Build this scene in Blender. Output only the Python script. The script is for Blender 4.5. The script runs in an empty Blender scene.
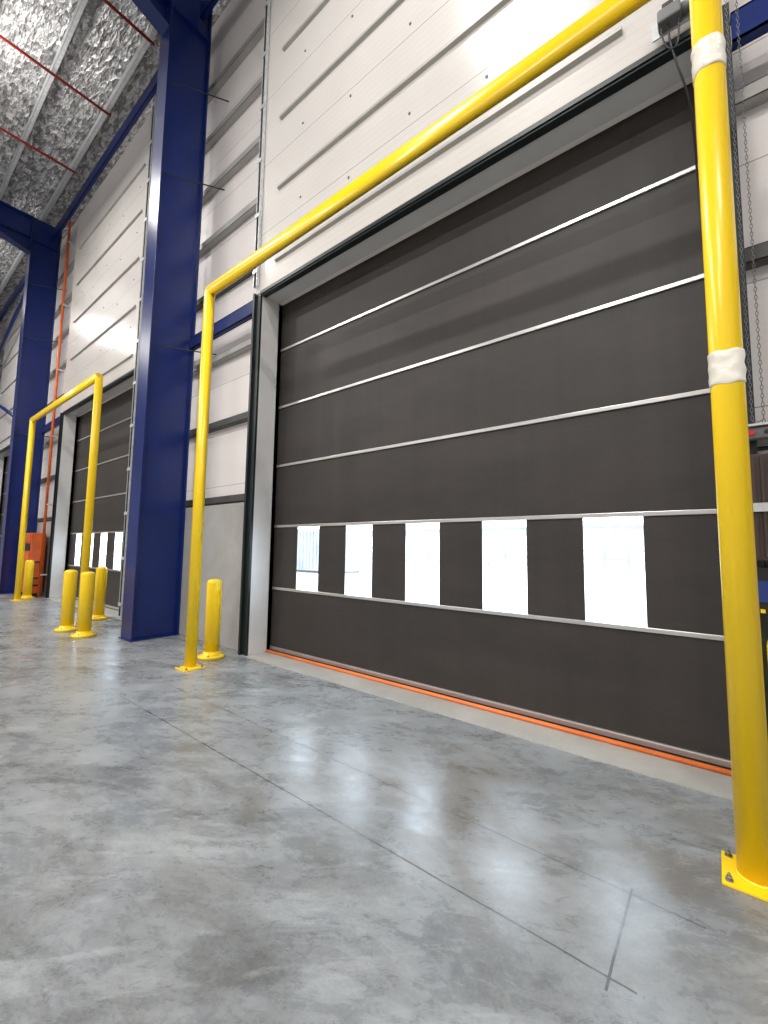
import bpy, bmesh, math, random
from mathutils import Vector, Matrix
random.seed(4)
scene = bpy.context.scene
COL = scene.collection
scene.view_settings.view_transform = 'Standard'

# ------------------------------------------------------------ materials
def new_mat(name):
    m = bpy.data.materials.new(name); m.use_nodes = True
    nt = m.node_tree; nt.nodes.clear()
    out = nt.nodes.new('ShaderNodeOutputMaterial')
    b = nt.nodes.new('ShaderNodeBsdfPrincipled')
    nt.links.new(b.outputs[0], out.inputs[0])
    return m, nt, b, out
def pos(nt, scale=(1,1,1), rot=0):
    g = nt.nodes.new('ShaderNodeNewGeometry')
    r = nt.nodes.new('ShaderNodeMapping'); r.inputs['Rotation'].default_value = (0, 0, rot)
    mp = nt.nodes.new('ShaderNodeMapping'); mp.inputs['Scale'].default_value = scale
    nt.links.new(g.outputs['Position'], r.inputs['Vector'])
    nt.links.new(r.outputs[0], mp.inputs['Vector'])
    return mp.outputs[0]
def noise(nt, vec, scale, detail=4, rough=.5, dist=0):
    n = nt.nodes.new('ShaderNodeTexNoise')
    n.inputs['Scale'].default_value = scale; n.inputs['Detail'].default_value = detail
    n.inputs['Roughness'].default_value = rough; n.inputs['Distortion'].default_value = dist
    nt.links.new(vec, n.inputs['Vector']); return n.outputs[0]
def ramp(nt, fac, stops):
    r = nt.nodes.new('ShaderNodeValToRGB'); cr = r.color_ramp
    while len(cr.elements) < len(stops): cr.elements.new(.5)
    for e, (p, c) in zip(cr.elements, stops):
        e.position = p; e.color = (c, c, c, 1) if isinstance(c, (int, float)) else (*c, 1)
    nt.links.new(fac, r.inputs[0]); return r.outputs[0]
def mixc(nt, fac, a, b, mode='MIX'):
    m = nt.nodes.new('ShaderNodeMix'); m.data_type = 'RGBA'; m.blend_type = mode
    def s(sock, v):
        if isinstance(v, (int, float)): sock.default_value = v
        elif isinstance(v, tuple): sock.default_value = (*v, 1)
        else: nt.links.new(v, sock)
    if isinstance(b, (int, float)): b = (b, b, b)
    if isinstance(a, (int, float)): a = (a, a, a)
    s(m.inputs[0], fac); s(m.inputs[6], a); s(m.inputs[7], b)
    return m.outputs[2]
def mth(nt, op, a, b=0.0, c=None):
    m = nt.nodes.new('ShaderNodeMath'); m.operation = op
    for i, v in enumerate([a, b] + ([c] if c is not None else [])):
        if isinstance(v, (int, float)): m.inputs[i].default_value = v
        else: nt.links.new(v, m.inputs[i])
    return m.outputs[0]
def bump(nt, b, h, strength=.2, dist=.01):
    n = nt.nodes.new('ShaderNodeBump'); n.inputs['Strength'].default_value = strength
    n.inputs['Distance'].default_value = dist
    nt.links.new(h, n.inputs['Height']); nt.links.new(n.outputs[0], b.inputs['Normal'])
def simple(name, col, rough=.5, metal=0, var=.12, nscale=3, bmp=0, bscale=60, emis=None, spec=.5):
    m, nt, b, out = new_mat(name)
    p = pos(nt)
    n = noise(nt, p, nscale, 5)
    lo = tuple(c*(1-var) for c in col); hi = tuple(min(1, c*(1+var)) for c in col)
    nt.links.new(ramp(nt, n, [(.3, lo), (.7, hi)]), b.inputs['Base Color'])
    b.inputs['Roughness'].default_value = rough; b.inputs['Metallic'].default_value = metal
    b.inputs['Specular IOR Level'].default_value = spec
    if bmp: bump(nt, b, noise(nt, p, bscale, 3), bmp)
    if emis:
        b.inputs['Emission Color'].default_value = (*emis[0], 1); b.inputs['Emission Strength'].default_value = emis[1]
    return m
M = {}
M['yellow'] = simple('yellow paint', (.98, .66, .012), .27, var=.02)
M['blue'] = simple('blue steel paint', (.004, .017, .125), .28, var=.15)
M['frame'] = simple('dark green steel', (.010, .017, .018), .4, var=.1)
M['galv'] = simple('galvanised steel', (.60, .62, .63), .4, .3, var=.15, nscale=14)
M['chain'] = simple('chain steel', (.22, .22, .22), .45, .6, var=.2, nscale=14)
M['rail'] = simple('grey rail', (.43, .42, .40), .45, .2, var=.08)
M['alu'] = simple('aluminium batten', (.60, .59, .585), .3, .75, var=.06)
M['girt'] = simple('grey girt', (.10, .10, .095), .5, .4, var=.2)
M['jamb'] = simple('pale jamb lining', (.64, .64, .64), .25, .0, var=.04)
M['orange'] = simple('orange seal', (1.0, .22, .05), .45, var=.1)
M['orangepaint'] = simple('orange paint', (.66, .12, .015), .4, var=.2)
M['redpipe'] = simple('red pipe', (.42, .03, .02), .45, var=.1)
M['wrap'] = simple('white wrap', (.84, .80, .70), .35, var=.06, bmp=.5, bscale=22)
M['black'] = simple('black plastic', (.015, .015, .015), .45)
M['darkbox'] = simple('dark brown cabinet', (.06, .038, .033), .45)
M['greybox'] = simple('grey enclosure', (.16, .16, .165), .45)
M['bluebox'] = simple('blue box', (.015, .04, .20), .4)
M['red'] = simple('red button', (.6, .02, .02), .35)
M['steel'] = simple('bolt steel', (.30, .28, .25), .4, .8)
M['ext'] = simple('white facade', (.7, .7, .7), .6)
M['extgrey'] = simple('pale grey facade', (.25, .27, .295), .6, var=.3, nscale=1.5)
M['extdark'] = simple('grey exterior steel', (.10, .11, .12), .6)
M['led'] = simple('lamp diffuser', (.9, .9, .9), .5, emis=((1, .97, .92), 6))
M['innerwall'] = simple('far wall cladding', (.55, .54, .53), .6, var=.06)

def mat_curtain():
    m, nt, b, out = new_mat('dark curtain fabric')
    p = pos(nt)
    n = noise(nt, pos(nt, (.6, 1, 1.8)), 1.5, 8, .65, .4)
    st = noise(nt, pos(nt, (9, 1, .25)), 1.0, 5, .6)
    f = noise(nt, pos(nt, (1, 1, 2.2)), 210, 2)
    c = ramp(nt, n, [(.3, (.022, .0168, .0148)), (.72, (.050, .0395, .035))])
    c = mixc(nt, .18, c, ramp(nt, st, [(.35, (.022, .017, .015)), (.65, (.055, .044, .039))]))  # faint vertical sheen painted into the fabric colour
    c = mixc(nt, .3, c, ramp(nt, f, [(.3, .008), (.7, .075)]))
    nt.links.new(c, b.inputs['Base Color'])
    b.inputs['Roughness'].default_value = .54
    b.inputs['Specular IOR Level'].default_value = .4
    h = mth(nt, 'ADD', mth(nt, 'MULTIPLY', f, .4), mth(nt, 'MULTIPLY', noise(nt, pos(nt, (.8, 1, .5)), 2.2, 2), 2))
    bump(nt, b, h, .25, .003)
    return m
M['curtain'] = mat_curtain()

def mat_panel(name, colr, pitch, off, rough, jd=.75, mn=.16):
    m, nt, b, out = new_mat(name)
    g = nt.nodes.new('ShaderNodeNewGeometry'); s = nt.nodes.new('ShaderNodeSeparateXYZ')
    nt.links.new(g.outputs['Position'], s.inputs[0])
    z = mth(nt, 'ADD', s.outputs[2], off)
    fr = mth(nt, 'FRACT', mth(nt, 'DIVIDE', z, pitch))
    line = mth(nt, 'LESS_THAN', fr, .008/pitch)
    minor = mth(nt, 'LESS_THAN', mth(nt, 'FRACT', mth(nt, 'DIVIDE', z, pitch/14)), .12)
    n = noise(nt, pos(nt), 1.2, 4)
    base = ramp(nt, n, [(.3, tuple(c*.94 for c in colr)), (.7, colr)])
    c = mixc(nt, mth(nt, 'MULTIPLY', minor, mn), base, tuple(c*.5 for c in colr))
    c = mixc(nt, line, c, tuple(c*jd*.5 for c in colr))
    nt.links.new(c, b.inputs['Base Color'])
    b.inputs['Roughness'].default_value = rough
    h = mth(nt, 'SUBTRACT', mth(nt, 'MULTIPLY', noise(nt, pos(nt, (.6, 1, 3)), 1.5, 2), 1.2), mth(nt, 'ADD', line, mth(nt, 'MULTIPLY', minor, .25)))
    bump(nt, b, h, .25, .012)
    return m
M['panel'] = mat_panel('white insulated panel', (.67, .64, .61), 1.12, .53, .22, mn=.12)
M['cladding'] = mat_panel('pale wall cladding', (.84, .79, .765), .9, .2, .38, mn=.05)

def mat_concrete(name, dark, light, rough=.75):
    m, nt, b, out = new_mat(name)
    p = pos(nt)
    n = noise(nt, p, 1.6, 8, .6, .6); f = noise(nt, p, 45, 3)
    c = ramp(nt, n, [(.3, dark), (.7, light)])
    c = mixc(nt, .03, c, ramp(nt, f, [(.35, 0.0), (.65, 1.0)]))
    nt.links.new(c, b.inputs['Base Color']); b.inputs['Roughness'].default_value = rough
    bump(nt, b, f, .06, .003)
    return m
M['dado'] = mat_concrete('precast concrete', (.31, .30, .29), (.40, .39, .375))
M['threshold'] = mat_concrete('pale threshold concrete', (.34, .335, .31), (.47, .46, .425), .5)
M['apron'] = mat_concrete('outdoor concrete', (.45, .45, .44), (.6, .6, .58), .8)

def mat_floor():
    m, nt, b, out = new_mat('sealed concrete floor')
    g = nt.nodes.new('ShaderNodeNewGeometry'); s = nt.nodes.new('ShaderNodeSeparateXYZ')
    nt.links.new(g.outputs['Position'], s.inputs[0]); X, Y = s.outputs[0], s.outputs[1]
    D = -.45      # trowelling runs obliquely across the slab
    big = noise(nt, pos(nt, (1, 1.5, 1), D), .9, 7, .60, .4)
    med = noise(nt, pos(nt, (1.0, 1.9, 1), D), 1.7, 12, .68, .7)
    fine = noise(nt, pos(nt, (1, 1.8, 1), D), 9, 12, .78, .5)
    grit = noise(nt, pos(nt), 60, 4, .7)
    s1 = noise(nt, pos(nt, (.9, 2.3, 1), D), 1.15, 13, .70, 1.0)
    s2 = noise(nt, pos(nt, (1.0, 1.8, 1), D+.7), .95, 13, .72, .8)
    s3 = noise(nt, pos(nt, (.7, 3.2, 1), D-.3), 1.8, 12, .72, .7)
    msk = ramp(nt, noise(nt, pos(nt), .55, 3, .5, .3), [(.36, .3), (.58, 1.0)])
    c = ramp(nt, big, [(.32, (.135, .157, .178)), (.5, (.235, .258, .277)), (.68, (.345, .365, .378))])
    c = mixc(nt, .5, c, ramp(nt, med, [(.34, (.095, .112, .130)), (.5, (.245, .27, .29)), (.64, (.42, .44, .455))]))
    c = mixc(nt, .22, c, ramp(nt, fine, [(.36, .07), (.64, .50)]))
    d1 = mixc(nt, 1.0, ramp(nt, s1, [(.0, 0.0), (.49, 0.0), (.57, .45), (.68, .9)]), msk, 'MULTIPLY')
    c = mixc(nt, d1, c, (.085, .088, .09))
    d2 = mixc(nt, 1.0, ramp(nt, s2, [(.0, 0.0), (.52, 0.0), (.60, .4), (.70, .8)]), msk, 'MULTIPLY')
    c = mixc(nt, d2, c, (.115, .112, .105))
    lt = ramp(nt, s3, [(.0, 0.0), (.53, 0.0), (.62, .4), (.72, .7)])
    c = mixc(nt, lt, c, (.40, .425, .44))
    c = mixc(nt, .06, c, ramp(nt, grit, [(.4, 0.0), (.6, .7)]))
    # warm worn area in front of the door
    wx = mth(nt, 'MULTIPLY', mth(nt, 'ADD', X, 1.4), .45); wy = mth(nt, 'MULTIPLY', mth(nt, 'SUBTRACT', Y, 2.5), .8)
    rr = mth(nt, 'ADD', mth(nt, 'MULTIPLY', wx, wx), mth(nt, 'MULTIPLY', wy, wy))
    wm = mth(nt, 'MULTIPLY', mth(nt, 'MAXIMUM', mth(nt, 'SUBTRACT', 1, rr), 0), .8)
    wm = mth(nt, 'MULTIPLY', wm, ramp(nt, s2, [(.40, .1), (.6, 1.0)]))
    c = mixc(nt, wm, c, (.14, .12, .095))
    wob = mth(nt, 'MULTIPLY', mth(nt, 'SUBTRACT', noise(nt, pos(nt), 3, 3), .5), .012)
    chip = ramp(nt, noise(nt, pos(nt), 9, 6, .7), [(.30, .55), (.5, 1.0)])
    def band(v, c0, w):
        return mth(nt, 'LESS_THAN', mth(nt, 'ABSOLUTE', mth(nt, 'ADD', mth(nt, 'SUBTRACT', v, c0), wob)), w)
    def rng(v, a, bb):
        return mth(nt, 'MULTIPLY', mth(nt, 'GREATER_THAN', v, a), mth(nt, 'LESS_THAN', v, bb))
    l1 = mth(nt, 'MULTIPLY', band(Y, 1.777, .0045), rng(X, -4.75, -.28))
    l2 = mth(nt, 'MULTIPLY', mth(nt, 'MULTIPLY', band(Y, 2.245, .0042), rng(X, -4.85, -.10)), .9)
    l3 = mth(nt, 'MULTIPLY', band(X, -.365, .0048), rng(Y, 1.72, 2.28))
    l4 = mth(nt, 'MULTIPLY', mth(nt, 'MULTIPLY', band(X, -4.72, .003), rng(Y, 1.777, 3.4)), .4)
    l5 = mth(nt, 'MULTIPLY', band(X, -9.4, .006), .7)
    lines = mth(nt, 'MAXIMUM', mth(nt, 'MAXIMUM', l1, l2), mth(nt, 'MAXIMUM', mth(nt, 'MAXIMUM', l3, l4), l5))
    c = mixc(nt, mth(nt, 'MULTIPLY', mth(nt, 'MULTIPLY', lines, chip), .9), c, (.03, .025, .02))
    nt.links.new(c, b.inputs['Base Color'])
    r = ramp(nt, mixc(nt, .5, med, fine), [(.36, .17), (.62, .40)])
    nt.links.new(r, b.inputs['Roughness'])
    b.inputs['Specular IOR Level'].default_value = .7
    h = mth(nt, 'SUBTRACT', mth(nt, 'ADD', mth(nt, 'MULTIPLY', med, .7), mth(nt, 'MULTIPLY', fine, .12)), mth(nt, 'MULTIPLY', lines, .3))
    bump(nt, b, h, .15, .012)
    return m
M['floor'] = mat_floor()

def mat_foil():
    m, nt, b, out = new_mat('crinkled foil insulation')
    n1 = noise(nt, pos(nt, (1, 1.8, 1)), 7, 6, .65, .3)
    v = nt.nodes.new('ShaderNodeTexVoronoi'); v.inputs['Scale'].default_value = 5.5
    warp = nt.nodes.new('ShaderNodeVectorMath'); warp.operation = 'ADD'
    nn = nt.nodes.new('ShaderNodeTexNoise'); nn.inputs['Scale'].default_value = 4
    pp = pos(nt, (1, 2.6, 1)); nt.links.new(pp, nn.inputs['Vector'])
    sc = nt.nodes.new('ShaderNodeVectorMath'); sc.operation = 'SCALE'; sc.inputs['Scale'].default_value = .35
    nt.links.new(nn.outputs[1], sc.inputs[0])
    nt.links.new(pp, warp.inputs[0]); nt.links.new(sc.outputs[0], warp.inputs[1])
    nt.links.new(warp.outputs[0], v.inputs['Vector'])
    v2 = nt.nodes.new('ShaderNodeTexVoronoi'); v2.inputs['Scale'].default_value = 10; v2.feature = 'DISTANCE_TO_EDGE'
    nt.links.new(warp.outputs[0], v2.inputs['Vector'])
    sp = nt.nodes.new('ShaderNodeSeparateColor'); nt.links.new(v.outputs['Color'], sp.inputs[0])
    cell = ramp(nt, sp.outputs[0], [(.15, (.36, .36, .36)), (.45, (.68, .68, .68)), (.85, (.98, .98, .98))])  # bright and dull facets of the crinkles put into the colour
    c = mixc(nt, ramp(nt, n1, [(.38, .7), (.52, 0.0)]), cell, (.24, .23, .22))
    c = mixc(nt, ramp(nt, v2.outputs[0], [(.0, .7), (.05, 0.0)]), c, (.13, .125, .12))  # shade in the creases painted as dark edges
    nt.links.new(c, b.inputs['Base Color'])
    b.inputs['Metallic'].default_value = .4; b.inputs['Roughness'].default_value = .25
    h = mth(nt, 'ADD', mth(nt, 'MULTIPLY', n1, .5), mth(nt, 'MULTIPLY', v.outputs[0], 1.0))
    bump(nt, b, h, .9, .07)
    return m
M['foil'] = mat_foil()

def mat_clear():
    m, nt, b, out = new_mat('clear vinyl window')
    t = nt.nodes.new('ShaderNodeBsdfTransparent'); t.inputs[0].default_value = (.96, .98, 1, 1)
    n = noise(nt, pos(nt), 8, 4)
    nt.links.new(ramp(nt, n, [(.3, .05), (.7, .12)]), b.inputs['Roughness'])
    b.inputs['Base Color'].default_value = (.85, .9, .95, 1)
    mx = nt.nodes.new('ShaderNodeMixShader'); mx.inputs[0].default_value = .12
    nt.links.new(t.outputs[0], mx.inputs[1]); nt.links.new(b.outputs[0], mx.inputs[2])
    nt.links.new(mx.outputs[0], out.inputs[0])
    return m
M['clear'] = mat_clear()

# ------------------------------------------------------------ mesh helpers
ABS = {}
class MB:
    def __init__(s): s.bm = bmesh.new(); s.smooth = False
    def box(s, x0, x1, y0, y1, z0, z1):
        x0, x1 = sorted((x0, x1)); y0, y1 = sorted((y0, y1)); z0, z1 = sorted((z0, z1))
        v = [s.bm.verts.new(c) for c in ((x0,y0,z0),(x1,y0,z0),(x1,y1,z0),(x0,y1,z0),(x0,y0,z1),(x1,y0,z1),(x1,y1,z1),(x0,y1,z1))]
        for f in ((3,2,1,0),(4,5,6,7),(0,1,5,4),(1,2,6,5),(2,3,7,6),(3,0,4,7)): s.bm.faces.new([v[i] for i in f])
        return s
    def pipe(s, p0, p1, r, seg=24, n0=None, n1=None, r1=None, cap=True):
        p0, p1 = Vector(p0), Vector(p1); d = (p1-p0).normalized()
        a = d.orthogonal().normalized(); b = d.cross(a)
        if r1 is None: r1 = r
        rings = []
        for p, n, rr in ((p0, n0, r), (p1, n1, r1)):
            n = Vector(n).normalized() if n else d
            ring = []
            for i in range(seg):
                t = 2*math.pi*i/seg
                q = p + a*math.cos(t)*rr + b*math.sin(t)*rr
                q = q + d*(-(q-p).dot(n)/d.dot(n))
                ring.append(s.bm.verts.new(q))
            rings.append(ring)
        for i in range(seg):
            j = (i+1) % seg
            f = s.bm.faces.new((rings[0][i], rings[0][j], rings[1][j], rings[1][i])); f.smooth = True
        if cap:
            s.bm.faces.new(list(reversed(rings[0]))); s.bm.faces.new(rings[1])
        return s
    def lathe(s, c, prof, seg=28, jit=0, inner=None):
        c = Vector(c); rings = []
        for k, (r, z) in enumerate(prof):
            ring = []
            for i in range(seg):
                a = 2*math.pi*i/seg
                dr = jit*(math.sin(a*3+k*.9+c.z)+.7*math.sin(a*4-k*.8)+.6*math.sin(k*1.2+a)) if jit else 0
                dz = jit*4*math.sin(a*2+c.z*3)+jit*2*math.sin(a*5) if jit else 0
                rr = max(r+dr, inner if inner else 1e-4)
                ring.append(s.bm.verts.new(c+Vector((rr*math.cos(a), rr*math.sin(a), z+dz))))
            rings.append(ring)
        for a, b in zip(rings, rings[1:]):
            for i in range(seg):
                j = (i+1) % seg
                f = s.bm.faces.new((a[i], a[j], b[j], b[i])); f.smooth = True
        s.bm.faces.new(list(reversed(rings[0]))); s.bm.faces.new(rings[-1])
        return s
    def prism(s, pts, axis, a0, a1):     # pts 2D polygon extruded on axis ('x' or 'y')
        def mk(p, a):
            return (a, p[0], p[1]) if axis == 'x' else (p[0], a, p[1])
        A = [s.bm.verts.new(mk(p, a0)) for p in pts]; B = [s.bm.verts.new(mk(p, a1)) for p in pts]
        s.bm.faces.new(A); s.bm.faces.new(list(reversed(B)))
        n = len(pts)
        for i in range(n): s.bm.faces.new((A[i], B[i], B[(i+1)%n], A[(i+1)%n]))
        return s
    def build(s, name, mat, parent=None, bevel=0, origin=None):
        bmesh.ops.recalc_face_normals(s.bm, faces=s.bm.faces)
        vs = [v.co for v in s.bm.verts]
        if origin is None:
            lo = Vector([min(v[i] for v in vs) for i in range(3)]); hi = Vector([max(v[i] for v in vs) for i in range(3)])
            origin = Vector(((lo.x+hi.x)/2, (lo.y+hi.y)/2, lo.z))
        origin = Vector(origin)
        for v in s.bm.verts: v.co -= origin
        me = bpy.data.meshes.new(name); s.bm.to_mesh(me); s.bm.free()
        me.materials.append(M[mat])
        o = bpy.data.objects.new(name, me); COL.objects.link(o)
        if parent: o.parent = parent; o.location = origin - ABS[parent.name]
        else: o.location = origin
        ABS[o.name] = origin
        if bevel:
            b = o.modifiers.new('Bevel', 'BEVEL'); b.width = bevel; b.segments = 2; b.limit_method = 'ANGLE'
        return o
def thing(name, loc, label=None, cat=None, group=None, kind=None):
    o = bpy.data.objects.new(name, None); o.empty_display_size = .2; COL.objects.link(o); o.location = loc
    ABS[o.name] = Vector(loc); return tag(o, label, cat, group, kind)
def tag(o, label=None, cat=None, group=None, kind=None):
    if label: o['label'] = label
    if cat: o['category'] = cat
    if group: o['group'] = group
    if kind: o['kind'] = kind
    return o

# ------------------------------------------------------------ dimensions
P = 9.42                     # spacing of the bays
XL, XR = -5.13, .05          # opening of the near door
HD = 5.22                    # opening height
YF, YC = 3.5, 3.88           # lining face, curtain face
XMIN, XMAX, YB, YW = -34.0, 11.5, -14.0, 3.86
ZR = 12.15
offs = [0, -P, -2*P, P]      # door bays

# ------------------------------------------------------------ shell
o = MB().box(XMIN, XMAX, YB, 4.1, -.2, 0).build('floor', 'floor', None); tag(o, 'mottled blue grey sealed concrete floor', 'floor', kind='structure')
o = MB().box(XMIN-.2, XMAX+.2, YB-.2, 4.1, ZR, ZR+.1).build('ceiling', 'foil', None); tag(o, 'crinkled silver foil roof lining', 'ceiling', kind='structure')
for nm, d in (('wall_back', (XMIN, XMAX, YB-.2, YB, 0, ZR)), ('wall_left', (XMIN-.2, XMIN, YB, 4.1, 0, ZR)), ('wall_right', (XMAX, XMAX+.2, YB, 4.1, 0, ZR))):
    o = MB().box(*d).build(nm, 'innerwall', None); tag(o, kind='structure')
o = MB().box(-70, 50, 4.1, 95, -.2, -.02).build('apron', 'apron', None); tag(o, 'bright outdoor concrete yard beyond the door windows', 'ground', kind='structure')

wall = thing('wall_front', (-5, 3.8, 0), 'pale clad side wall holding the row of roller doors', 'wall', kind='structure')
edges = sorted([(XL+f, XR+f) for f in offs])
m = MB(); x = XMIN
for a, b in edges:
    m.box(x, a, 3.80, YW, 0, HD); m.box(a, b, 3.80, YW, HD, ZR); m.box(x, a, 3.80, YW, HD, ZR); x = b
m.box(x, XMAX, 3.80, YW, 0, ZR)
m.build('cladding', 'cladding', wall)
FW = .17
bays = []; x = XMIN
for a, b in edges:
    bays.append((x, a-FW)); x = b+FW
bays.append((x, XMAX))
for a, b in bays:
    MB().box(a, b, 3.55, 3.799, 0, 2.15).build('concrete_dado', 'dado', wall, bevel=.01)
    for h in (2.2, 3.5, 4.7, 6.0, 7.1, 8.2, 9.3, 10.4):
        m = MB()
        m.box(a, b, 3.69, 3.696, h, h+.11).box(a, b, 3.69, 3.799, h, h+.006).box(a, b, 3.69, 3.73, h+.104, h+.11)
        m.build('girt', 'girt' if h < 6.5 and h != 4.7 else 'rail', wall)
for k, (a, b) in enumerate(edges):
    MB().box(a-FW, b+FW, YF, YF+.08, HD+.0, 11.35).build('overdoor_panel', 'panel', wall)
    MB().box(a-FW-.0, a-FW+.05, YF+.08, 3.8, HD, 11.35).box(b+FW-.05, b+FW, YF+.08, 3.8, HD, 11.35).build('panel_return', 'panel', wall)
    MB().box(a, b, YF+.06, 3.8, HD, HD+.02).build('soffit_lining', 'jamb', wall)
    for h in (5.63, 6.75, 7.87, 9.0, 10.12):
        m = MB().prism([(YF, h-.032), (YF-.010, h-.028), (YF-.04, h-.018), (YF-.04, h+.018), (YF-.010, h+.028), (YF, h+.032)], 'x', a+.30, b-.47)
        m.build('stiffening_rail', 'rail', wall)
    if k in (1, 2):
        for h in (6.2, 7.32, 8.45, 9.57):
            for q in range(5):
                xx = a+.8+q*.92
                dz = -.10 if q % 2 else .14
                MB().pipe((xx, YF, h+dz), (xx, YF-.010, h+dz), .015, 8).build('screw', 'greybox', wall)

for k, f in enumerate(offs):
    a, b = XL+f, XR+f
    t = thing('trim_%d' % (k+1), ((a+b)/2, YF, 0), 'dark steel frame lining the door opening', 'trim', kind='structure')
    for xa, xb in ((a-FW, a), (b, b+FW)):
        m = MB().box(xa, xb, YF-.01, YF, 0, HD+.05)
        e0 = xa if xa < a else xb-.04; e1 = xb-.015 if xa < a else xa
        m.box(e0, e0+.04, YF-.05, YF-.01, 0, HD+.05).box(e1, e1+.015, YF-.035, YF-.01, 0, HD+.05)
        m.build('jamb_angle', 'frame', t)
    MB().box(a, b, YF-.02, YF+.06, HD-.02, HD).box(a, b, YF-.035, YF-.001, HD, HD+.045).build('header_angle', 'frame', t)
    MB().box(a-.03, a, YF, 3.86, 0, HD).build('jamb_lining', 'jamb', t)
    MB().box(b, b+.03, YF, 3.86, 0, HD).build('jamb_lining', 'jamb', t)
    MB().box(a, b, 3.44, 4.1, 0, .006).build('threshold', 'threshold', t)

# ------------------------------------------------------------ roller doors
def door(k, f, label):
    a, b = XL+f-.06, XR+f+.06
    t = thing('door_%d' % k, ((a+b)/2, YC, 0), label, 'roller door', kind='structure')
    cx = (a+b)/2
    win = [(cx+(i-2)*.932-.222, cx+(i-2)*.932+.222) for i in range(5)]
    y0, y1 = YC, YC+.008
    hs = [.05, .9, 1.8, 2.7, 3.6, 4.5, 5.5]
    for i in range(6):
        if i != 1:
            MB().box(a, b, y0, y1, hs[i], hs[i+1]).build('curtain_panel', 'curtain', t)
    x = a; m = MB()
    for w0, w1 in win:
        m.box(x, w0, y0, y1, .9, 1.8); m.box(w0, w1, y0, y1, .9, .918); m.box(w0, w1, y0, y1, 1.785, 1.8); x = w1
    m.box(x, b, y0, y1, .9, 1.8)
    wp = m.build('window_panel', 'curtain', t)
    for w0, w1 in win:
        MB().box(w0, w1, y0+.003, y0+.005, .918, 1.785).build('window_pane', 'clear', wp)
    for h in hs[1:6]:
        MB().box(a+.03, b-.03, y0-.018, y0, h-.018, h+.018).build('batten', 'alu', t, bevel=.004)
    bb = MB().box(a+.03, b-.03, y0-.022, y0+.02, .03, .075).build('bottom_bar', 'alu', t, bevel=.005)
    MB().box(a+.06, b-.06, y0-.015, y0+.015, .008, .03).build('bottom_seal', 'black', bb, bevel=.004)
    for s in (a-.04, b-.0):
        MB().box(s, s+.04, YW, YC+.08, 0, HD+.2).build('guide_track', 'frame', t)  # side guides, which also close the curtain edges against sky light
    MB().box(a-.1, b+.1, YC+.03, YC+.45, HD+.1, HD+.7).build('light_leak_hood', 'jamb', t)  # unseen outside box added to block sky light leaking over the curtain
    return t
door(1, 0, 'large dark roller door nearest the camera with a row of five clear windows')
door(2, -P, 'dark roller door beyond the near blue column, behind the distant yellow frame')
door(3, -2*P, 'dark roller door farthest away at the left edge')
door(4, P, 'dark roller door to the right of the near door')

o = MB().pipe((XL+.02, 3.79, .024), (XR-.02, 3.79, .024), .018, 14).build('orange_floor_strip', 'orange', None)
tag(o, 'long thin orange strip lying on the floor along the foot of the near door', 'floor strip')

# ------------------------------------------------------------ goalpost barriers
def goal(x0, x1, y, h, label, wraps=()):
    t = thing('goalpost_barrier', ((x0+x1)/2, y, 0), label, 'goalpost barrier', 'yellow goalpost barriers in front of the doors')
    r = .069
    for x, sx in ((x0, 1), (x1, -1)):
        p = MB().pipe((x, y, .012), (x, y, h), r, 40, n1=(-sx, 0, 1)).build('post', 'yellow', t)
        bp = MB().box(x-.125, x+.125, y-.13, y+.13, 0, .014).build('base_plate', 'yellow', t, bevel=.003)
        for dx in (-.097, .097):
            for dy in (-.1, .1):
                MB().pipe((x+dx, y+dy, .014), (x+dx, y+dy, .020), .016, 12).pipe((x+dx, y+dy, .02), (x+dx, y+dy, .033), .0115, 6).pipe((x+dx, y+dy, .03), (x+dx, y+dy, .045), .006, 10).build('bolt', 'steel', bp)
        MB().lathe((x, y, .013), [(r+.008, 0), (r+.005, .006), (r, .012)], 24).build('weld', 'yellow', bp)
        for wx, wz in wraps:
            if wx == x:
                prof = [(r+.001, -.086)]+[(r+.0045, -.084+.168*i/14) for i in range(15)]+[(r+.001, .086)]
                MB().lathe((x, y, wz), prof, 48, jit=.0014, inner=r+.001).build('white_wrap', 'wrap', t)
    MB().pipe((x0, y, h), (x1, y, h), r, 40, n0=(-1, 0, 1), n1=(1, 0, 1)).build('crossbar', 'yellow', t)
    return t
goal(-5.15, .075, 2.70, 4.87, 'large yellow steel goalpost frame in front of the near door, white wraps on right post', ((.075, 2.43), (.075, 4.17)))
goal(-14.55, -9.55, 2.82, 4.87, 'smaller looking yellow steel goalpost frame far left, beyond the blue column')

# ------------------------------------------------------------ bollards
def bollard(x, y, label):
    t = thing('bollard', (x, y, 0), label, 'bollard', 'yellow safety bollards')
    r = .099
    MB().lathe((x, y, .014), [(r, 0), (r, .98), (r-.005, 1.004), (r-.020, 1.022), (r-.05, 1.033), (0, 1.037)], 32).build('bollard_tube', 'yellow', t)
    bp = MB().lathe((x, y, 0), [(.175, 0), (.175, .03), (.168, .04), (r+.025, .05), (r+.01, .065), (r+.002, .09)], 36).build('base_plate', 'yellow', t)
    for i in range(4):
        an = math.pi/4+i*math.pi/2
        MB().pipe((x+.146*math.cos(an), y+.146*math.sin(an), .04), (x+.146*math.cos(an), y+.146*math.sin(an), .06), .011, 6).build('bolt', 'steel', bp)
bollard(-5.43, 3.13, 'short yellow bollard just behind the left post of the near goalpost frame')
bollard(-8.97, 2.44, 'leftmost short yellow bollard of the three left of the blue column')
bollard(-8.20, 2.47, 'middle short yellow bollard of the three beside the near blue column')
bollard(-9.85, 3.20, 'rear yellow bollard of the three, closest to the second door frame')
bollard(-14.85, 3.08, 'distant yellow bollard in front of the orange cabinet at far left')
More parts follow.
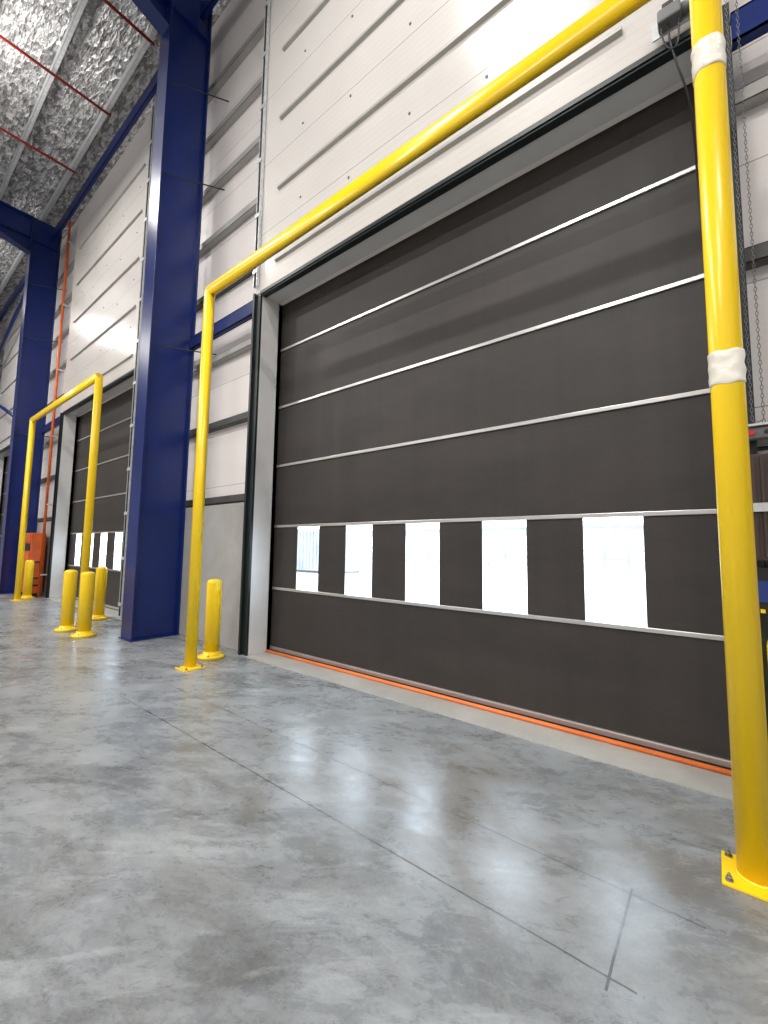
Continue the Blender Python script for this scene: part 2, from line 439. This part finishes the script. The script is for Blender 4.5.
bollard(.29, 3.2, 'yellow bollard at the right edge, right of the near wrapped post')

# ------------------------------------------------------------ columns, rafters, struts
def column(xc, label):
    t = thing('steel_column', (xc, 3.2, 0), label, 'steel column', 'blue steel columns along the wall')
    hw = .2; top = 11.9
    MB().box(xc-hw, xc+hw, 2.8, 2.825, .02, top).build('flange', 'blue', t, bevel=.003)
    MB().box(xc-hw, xc+hw, 3.52, 3.545, .02, top).build('flange', 'blue', t, bevel=.003)
    MB().box(xc+.10, xc+.125, 2.825, 3.52, .02, top).build('web', 'blue', t)
    MB().box(xc-.125, xc-.10, 2.825, 3.52, .02, top).build('web', 'blue', t)
    MB().box(xc-hw-.02, xc+hw+.02, 2.78, 3.545, 0, .02).build('base_plate', 'blue', t)
    for h in (11.1,):
        MB().box(xc+.125, xc+hw, 2.825, 3.52, h, h+.02).box(xc-hw, xc-.125, 2.825, 3.52, h, h+.02).build('stiffener', 'blue', t)
    for h in (4.82, 7.9, 9.65):
        for s in (1, -1):
            MB().pipe((xc+s*(hw-.02), 2.85, h), (xc+s*(hw+.5), 3.69, h), .011, 8).build('fly_brace', 'frame', t)
cols = [-7.4, -7.4-P, -7.4-2*P, -7.4+P]
column(cols[0], 'tall dark blue steel column nearest the camera, between the two doors')
column(cols[1], 'tall dark blue steel column farther off, left of the second goalpost frame')
column(cols[2], 'tall dark blue steel column farthest away beyond the left edge')
column(cols[3], 'tall dark blue steel column right of the near door')
lab = ['blue steel rafter above the near column', 'blue steel rafter joining the second column at upper left', 'farthest blue steel rafter', 'blue steel rafter right of the near door']
for xc, l in zip(cols, lab):
    t = thing('roof_rafter', (xc, -5, 11.2), l, 'rafter', 'blue roof rafters')
    MB().box(xc-.14, xc+.14, YB, 2.8, 11.2, 11.222).build('flange', 'blue', t)
    MB().box(xc-.14, xc+.14, YB, 2.8, 11.88, 11.9).build('flange', 'blue', t)
    MB().box(xc-.01, xc+.01, YB, 2.8, 11.222, 11.88).build('web', 'blue', t)
    MB().prism([(2.8, 11.2), (2.8, 10.75), (1.3, 11.2)], 'x', xc-.01, xc+.01).build('haunch', 'blue', t)
    MB().prism([(2.8, 10.75), (2.8, 10.725), (1.3, 11.175), (1.3, 11.2)], 'x', xc-.14, xc+.14).build('haunch_flange', 'blue', t)
def strut(x0, x1, z, d, y0, label, cat, name):
    m = MB().box(x0, x1, y0, y0+.012, z, z+d).box(x0, x1, y0, y0+.08, z, z+.014).box(x0, x1, y0, y0+.08, z+d-.014, z+d)
    o = m.build(name, 'blue', None); tag(o, label, cat)
strut(cols[0]+.21, XL-FW-.005, 4.97, .22, 3.46, 'short blue steel channel between the near column and the near door frame', 'steel channel', 'wall_strut')
strut(XR-P+FW+.005, cols[0]-.21, 4.97, .22, 3.46, 'short blue steel channel left of the near column, beside the second door', 'steel channel', 'wall_strut')
strut(cols[1]+.21, XL-P-FW-.005, 4.97, .22, 3.46, 'short blue steel channel between the second column and the second door', 'steel channel', 'wall_strut')
strut(XR-2*P+FW+.005, cols[1]-.21, 4.97, .22, 3.46, 'short blue steel channel left of the second column', 'steel channel', 'wall_strut')
strut(XR+FW+.005, cols[3]-.21, 4.97, .22, 3.46, 'short blue steel channel right of the near door frame', 'steel channel', 'wall_strut')
for (a, b), l in zip(((cols[2]+.21, cols[1]-.21), (cols[1]+.21, cols[0]-.21), (cols[0]+.21, cols[3]-.21)), ('far eaves beam beyond the second column', 'eaves beam between the two blue columns', 'eaves beam above the near door')):
    strut(a, b, 11.36, .3, 3.3, 'blue steel '+l, 'eaves beam', 'eaves_beam')
for (z0, z1, l) in ((11.1, 8.6, 'upper blue diagonal brace beyond the second column'), (5.2, 8.3, 'lower blue diagonal brace beyond the second column')):
    o = MB().pipe((cols[1]-.21, 3.2, z0), (cols[2]+.21, 3.2, z1), .06, 16).build('diagonal_brace', 'blue', None); tag(o, l, 'brace', 'wall bracing')

rowname = ['nearest the wall', 'second from the wall', 'third from the wall', 'fourth from the wall', 'fifth from the wall', 'sixth from the wall', 'seventh from the wall', 'eighth from the wall']
for i in range(8):
    y = 3.0-i*1.05
    m = MB().box(XMIN, XMAX, y, y+.006, 11.92, 12.13).box(XMIN, XMAX, y, y+.08, 11.92, 11.927).box(XMIN, XMAX, y, y+.08, 12.12, 12.13).box(XMIN, XMAX, y+.074, y+.08, 11.92, 11.945)
    o = m.build('roof_purlin', 'galv', None); tag(o, 'long galvanised roof purlin, ' + rowname[i], 'purlin', 'galvanised roof purlins')
for x, l in ((-8.7, 'thin red sprinkler pipe under the roof, nearest the camera'), (-11.05, 'second red sprinkler pipe under the roof foil'), (-13.6, 'third red sprinkler pipe under the roof foil'), (-18.6, 'farthest red sprinkler pipe beyond the second rafter')):
    t = thing('sprinkler_pipe', (x, -2, 11.75), l, 'sprinkler pipe', 'red sprinkler pipes')
    MB().pipe((x, -10, 11.82), (x, 3.1, 11.82), .03, 14).build('pipe', 'redpipe', t)
    for q in range(5):
        y = 2.5-q*2.4
        MB().pipe((x, y, 11.79), (x, y, 11.72), .012, 8).pipe((x, y, 11.72), (x, y, 11.712), .03, 12).build('sprinkler_head', 'steel', t)
        MB().box(x-.004, x+.004, y-.4, y-.37, 11.82, 12.15).build('hanger', 'galv', t)

def ladder(x, y0, z0, z1, w, label):
    t = thing('cable_ladder', (x, y0, z0), label, 'cable ladder', 'vertical galvanised cable ladders')
    for s in (-1, 1):
        MB().box(x+s*w/2-.006, x+s*w/2+.006, y0-.045, y0, z0, z1).build('side_rail', 'galv', t)
    n = int((z1-z0)/.3)
    for i in range(n): MB().box(x-w/2, x+w/2, y0-.03, y0-.012, z0+.15+i*.3, z0+.18+i*.3).build('rung', 'galv', t)
    MB().pipe((x-.01, y0-.04, z0), (x-.01, y0-.04, z1), .01, 8).build('cable', 'black', t)
    for i in range(0, n, 3):
        MB().box(x-w/2-.02, x+w/2+.02, y0-.055, y0-.045, z0+.2+i*.3, z0+.26+i*.3).build('clamp', 'galv', t)
ladder(XL-.12, YF-.015, HD+.15, 11.3, .07, 'narrow galvanised cable ladder rising at the left edge of the near overdoor panel')
ladder(XR-P+.08, YF-.08, .1, 11.3, .12, 'galvanised cable ladder right of the second door, beside the near blue column')
ladder(XR-P+.42, YF-.02, 2.3, 11.3, .09, 'slimmer galvanised cable ladder closest to the near blue column')

t = thing('fire_riser', (-15.05, 3.38, 0), 'vertical orange pipe running up the wall beside the second door', 'pipe')
MB().pipe((-15.05, 3.38, 0), (-15.05, 3.38, 11.3), .035, 16).build('pipe', 'orangepaint', t)
for z in (.6, 2.6, 4.6, 6.6, 8.6, 10.6):
    MB().box(-15.10, -15.0, 3.37, 3.54, z, z+.04).build('bracket', 'galv', t)
t = thing('orange_cabinet', (-15.72, 3.3, 0), 'wide orange metal cabinet on feet standing at the wall beside the far column', 'cabinet')
CX, CY = .13, .12
def cb(name, mat, x0, x1, y0, y1, z0, z1, bv=0):
    MB().box(x0+CX, x1+CX, y0+CY, y1+CY, z0, z1).build(name, mat, t, bevel=bv)
cb('body', 'orangepaint', -16.38, -15.24, 3.0, 3.34, .1, 1.8, .02)
for xa, xb in ((-16.34, -15.83), (-15.79, -15.28)):
    cb('door', 'orangepaint', xa, xb, 2.975, 3.0, .16, 1.25, .006)
cb('control_panel', 'black', -16.34, -15.28, 2.975, 3.0, 1.3, 1.5, .006)
cb('top_panel', 'orangepaint', -16.34, -15.28, 2.975, 3.0, 1.54, 1.74, .006)
for x in (-15.88, -15.77): cb('handle', 'black', x, x+.03, 2.945, 2.975, .65, .85, .004)
for z in (.3, .5, .95): cb('side_vent', 'black', -15.238, -15.225, 3.04, 3.30, z, z+.05)
for x in (-16.34, -15.36): cb('foot', 'black', x, x+.08, 3.02, 3.32, 0, .1)

# ------------------------------------------------------------ door gear at right
t = thing('door_motor', (-.08, 3.42, 5.29), 'small dark grey door motor on the header beside the right post', 'motor')
MB().box(-.18, -.04, 3.33, 3.43, 5.31, 5.41).build('gearbox', 'greybox', t, bevel=.012)
MB().pipe((-.04, 3.385, 5.36), (.10, 3.385, 5.36), .04, 20).build('motor_barrel', 'greybox', t)
MB().box(-.15, -.08, 3.34, 3.42, 5.41, 5.45).build('junction_box', 'black', t, bevel=.006)
MB().box(-.22, .13, 3.43, 3.44, 5.30, 5.43).build('mounting_plate', 'galv', t)
def cord(pts, r, name, mat, label, cat):
    cu = bpy.data.curves.new(name, 'CURVE'); cu.dimensions = '3D'; cu.bevel_depth = r; cu.bevel_resolution = 2
    sp = cu.splines.new('NURBS'); sp.points.add(len(pts)-1)
    for p, q in zip(sp.points, pts): p.co = (*q, 1)
    sp.use_endpoint_u = True; sp.order_u = 4; sp.resolution_u = 6
    ob = bpy.data.objects.new(name, cu); COL.objects.link(ob)
    dg = bpy.context.evaluated_depsgraph_get(); me = bpy.data.meshes.new_from_object(ob.evaluated_get(dg))
    bpy.data.objects.remove(ob); me.materials.clear(); me.materials.append(M[mat])
    o = bpy.data.objects.new(name, me); COL.objects.link(o); tag(o, label, cat); return o
cord([(-.12, 3.38, 5.306), (-.12, 3.36, 5.1), (-.02, 3.42, 4.8), (.0, 3.7, 4.55), (.0, 3.84, 4.3), (.01, 3.85, 3.9)], .007, 'door_cable', 'black', 'black cable drooping from the door motor to the curtain edge', 'cable')
cord([(-.16, 3.36, 5.306), (-.16, 3.34, 5.15), (-.10, 3.36, 5.02), (-.05, 3.36, 5.1), (-.06, 3.37, 5.306)], .005, 'motor_lead', 'black', 'short black lead looping beneath the door motor', 'cable')
def chain_loop(xc, y, z0, z1, R, label):
    path = []; L = .026
    z = z0
    while z < z1: path.append((Vector((xc-R, y, z)), Vector((0, 0, 1)))); z += L
    n = max(3, int(math.pi*R/L))
    for i in range(n+1):
        a = math.pi-math.pi*i/n; path.append((Vector((xc+R*math.cos(a), y, z1+R*math.sin(a))), Vector((math.sin(a), 0, -math.cos(a)))))
    while z > z0: z -= L; path.append((Vector((xc+R, y, z)), Vector((0, 0, -1))))
    for i in range(1, n):
        a = -math.pi*i/n; path.append((Vector((xc+R*math.cos(a), y, z0+R*math.sin(a))), Vector((math.sin(a), 0, -math.cos(a)))))
    m = MB(); bm = m.bm
    for k, (c0, d) in enumerate(path):
        s1 = Vector((0, 1, 0)); s2 = d.cross(s1)
        w = s1 if k % 2 else s2; v = d.cross(w)
        rings = []
        for a in range(10):
            t = 2*math.pi*a/10
            nrm = w*math.cos(t)+d*math.sin(t)
            c = c0+w*.0065*math.cos(t)+d*.0155*math.sin(t)
            rings.append([bm.verts.new(c+nrm*.002*math.cos(u)+v*.002*math.sin(u)) for u in (0, 1.571, 3.142, 4.712)])
        for a in range(10):
            A, B = rings[a], rings[(a+1) % 10]
            for b in range(4): bm.faces.new((A[b], A[(b+1) % 4], B[(b+1) % 4], B[b]))
    o = m.build('hand_chain', 'chain', None); tag(o, label, 'chain')
chain_loop(.225, 3.345, 2.32, 5.95, .026, 'thin hanging steel hand chain loop right of the near post')
t = thing('chain_wheel', (.225, 3.40, 5.9), 'steel chain wheel on the panel above the near door', 'wheel')
MB().pipe((.225, 3.325, 5.95), (.225, 3.365, 5.95), .0165, 24).build('wheel', 'steel', t)
MB().pipe((.225, 3.365, 5.95), (.225, YF, 5.95), .012, 12).build('axle', 'steel', t)

t = thing('control_station', (.25, 3.38, 2.2), 'small dark push button box with red button right of the near door', 'control box')
MB().box(.165, .30, 3.33, 3.40, 2.19, 2.26).build('enclosure', 'greybox', t, bevel=.008)
MB().pipe((.19, 3.33, 2.225), (.19, 3.315, 2.225), .016, 16).build('stop_button', 'red', t)
MB().pipe((.26, 3.33, 2.225), (.26, 3.32, 2.225), .012, 16).build('green_button', 'frame', t)
MB().box(.15, .33, 3.31, 3.40, 2.265, 2.278).build('hood', 'jamb', t)
MB().box(.17, .20, 3.40, 3.44, 2.21, 2.24).build('bracket', 'steel', t)
t = thing('control_cabinet', (.36, 3.35, 1.46), 'dark brown ribbed control cabinet on the frame right of the near door', 'cabinet')
MB().box(.165, .54, 3.25, 3.40, 1.46, 2.08).build('cabinet_body', 'darkbox', t, bevel=.006)
for i in range(9): MB().box(.175+i*.04, .188+i*.04, 3.238, 3.25, 1.48, 2.06).build('rib', 'darkbox', t)
MB().box(.165, .27, 3.215, 3.238, 1.74, 1.79).build('latch', 'galv', t)
MB().box(.30, .5, 3.40, 3.545, 1.7, 1.8).build('wall_bracket', 'steel', t)
t = thing('isolator_box', (.30, 3.36, 1.14), 'small blue and black isolator box below the dark control cabinet', 'switch box')
MB().box(.165, .42, 3.31, 3.41, 1.14, 1.42).build('enclosure', 'black', t, bevel=.006)
MB().box(.17, .41, 3.298, 3.31, 1.22, 1.34).build('cover', 'bluebox', t)
MB().box(.18, .20, 3.275, 3.298, 1.16, 1.18).build('switch', 'yellow', t)
MB().box(.30, .38, 3.41, 3.545, 1.25, 1.3).build('wall_bracket', 'steel', t)
o = MB().pipe((.405, 3.36, 0), (.405, 3.36, 1.138), .0125, 10).build('conduit', 'galv', None); tag(o, 'thin conduit dropping from the blue isolator box to the floor', 'conduit')

# ------------------------------------------------------------ lamps
def lamp(x, y, label, power):
    t = thing('high_bay_light', (x, y, 10.6), label, 'ceiling light', 'high bay lights')
    MB().box(x-.7, x+.7, y-.2, y+.2, 10.6, 10.68).build('housing', 'greybox', t, bevel=.01)
    MB().box(x-.66, x+.66, y-.17, y+.17, 10.59, 10.6).build('diffuser', 'led', t)
    for s in (-.5, .5): MB().pipe((x+s, y, 10.68), (x+s, y, 12.15), .004, 6).build('suspension_wire', 'steel', t)
    for dz, pw, up in ((-.02, power, False), (.12, 80, True)):  # second, upward area light is added to brighten the roof foil
        ld = bpy.data.lights.new('lamp', 'AREA'); ld.shape = 'RECTANGLE'; ld.size = 1.4; ld.size_y = .5; ld.energy = pw; ld.color = (1, .965, .925)
        lo = bpy.data.objects.new('lamp', ld); COL.objects.link(lo); lo.parent = t; lo.location = (0, 0, dz)
        if up: lo.rotation_euler = (math.pi, 0, 0)
for xi, x in enumerate((-20.2, -11.2, -2.2, 6.5)):
    for yi, y in enumerate((.6, -4.2, -9.5)):
        lamp(x, y, 'white rectangular high bay light, bay %s from the far end, row %s from the wall' % (('first','second','third','fourth')[xi], ('first','second','third')[yi]), (190, 410, 580)[yi])

# ------------------------------------------------------------ yard outside
t = thing('shed', (-22, 52, 0), 'pale industrial shed across the yard', 'building')
MB().box(-60, -2, 50, 62, -.02, 4.2).build('walls', 'extgrey', t)
MB().prism([(-61, 4.2), (-31, 6), (-1, 4.2)], 'y', 49.5, 62.5).build('roof', 'ext', t)
for i in range(9): MB().box(-55+i*6, -52+i*6, 49.9, 50, 0, 3.2).build('shed_door', 'ext', t)
t = thing('yard_fence', (-15, 34, 0), 'grey rail fence across the yard', 'fence')
for i in range(54): MB().box(-50+i*1.5, -49.93+i*1.5, 34, 34.06, -.02, 1.6).build('fence_post', 'extdark', t)
for z in (.3, .9, 1.5): MB().box(-50, 31, 34.02, 34.05, z, z+.06).build('fence_rail', 'extdark', t)
t = thing('shipping_container', (-21, 17, 0), 'pale grey ribbed container standing in the yard beyond the first window', 'container')
MB().box(-26, -17.2, 17.05, 19.4, .12, 2.6).build('box_body', 'extgrey', t, bevel=.03)
for i in range(29): MB().box(-25.9+i*.3, -25.75+i*.3, 17.0, 17.05, .25, 2.45).build('rib', 'extgrey', t)
for x in (-26, -17.4):
    MB().box(x, x+.2, 17.0, 19.4, -.02, .12).build('corner_block', 'extdark', t)

# ------------------------------------------------------------ world
w = bpy.data.worlds.new('World'); scene.world = w; w.use_nodes = True
bg = w.node_tree.nodes['Background']; bg.inputs[0].default_value = (.78, .90, 1, 1); bg.inputs[1].default_value = 10

# ------------------------------------------------------------ camera
F = 420.0
n1 = Vector((-532, 29, F)).normalized(); Xv = -n1
Zv = Vector((.0138, -1, (29+532*.0138)/F)).normalized()
Yv = Zv.cross(Xv)
right = Vector((Xv.x, Yv.x, Zv.x)); down = Vector((Xv.y, Yv.y, Zv.y)); fwd = Vector((Xv.z, Yv.z, Zv.z))
mat = Matrix.Identity(4)
for i in range(3):
    mat[i][0] = right[i]; mat[i][1] = -down[i]; mat[i][2] = -fwd[i]
mat[0][3], mat[1][3], mat[2][3] = 0, 0, 1.5
cd = bpy.data.cameras.new('Camera'); cd.sensor_fit = 'HORIZONTAL'; cd.sensor_width = 36; cd.lens = F/768*36
cam = bpy.data.objects.new('Camera', cd); COL.objects.link(cam); cam.matrix_world = mat
scene.camera = cam
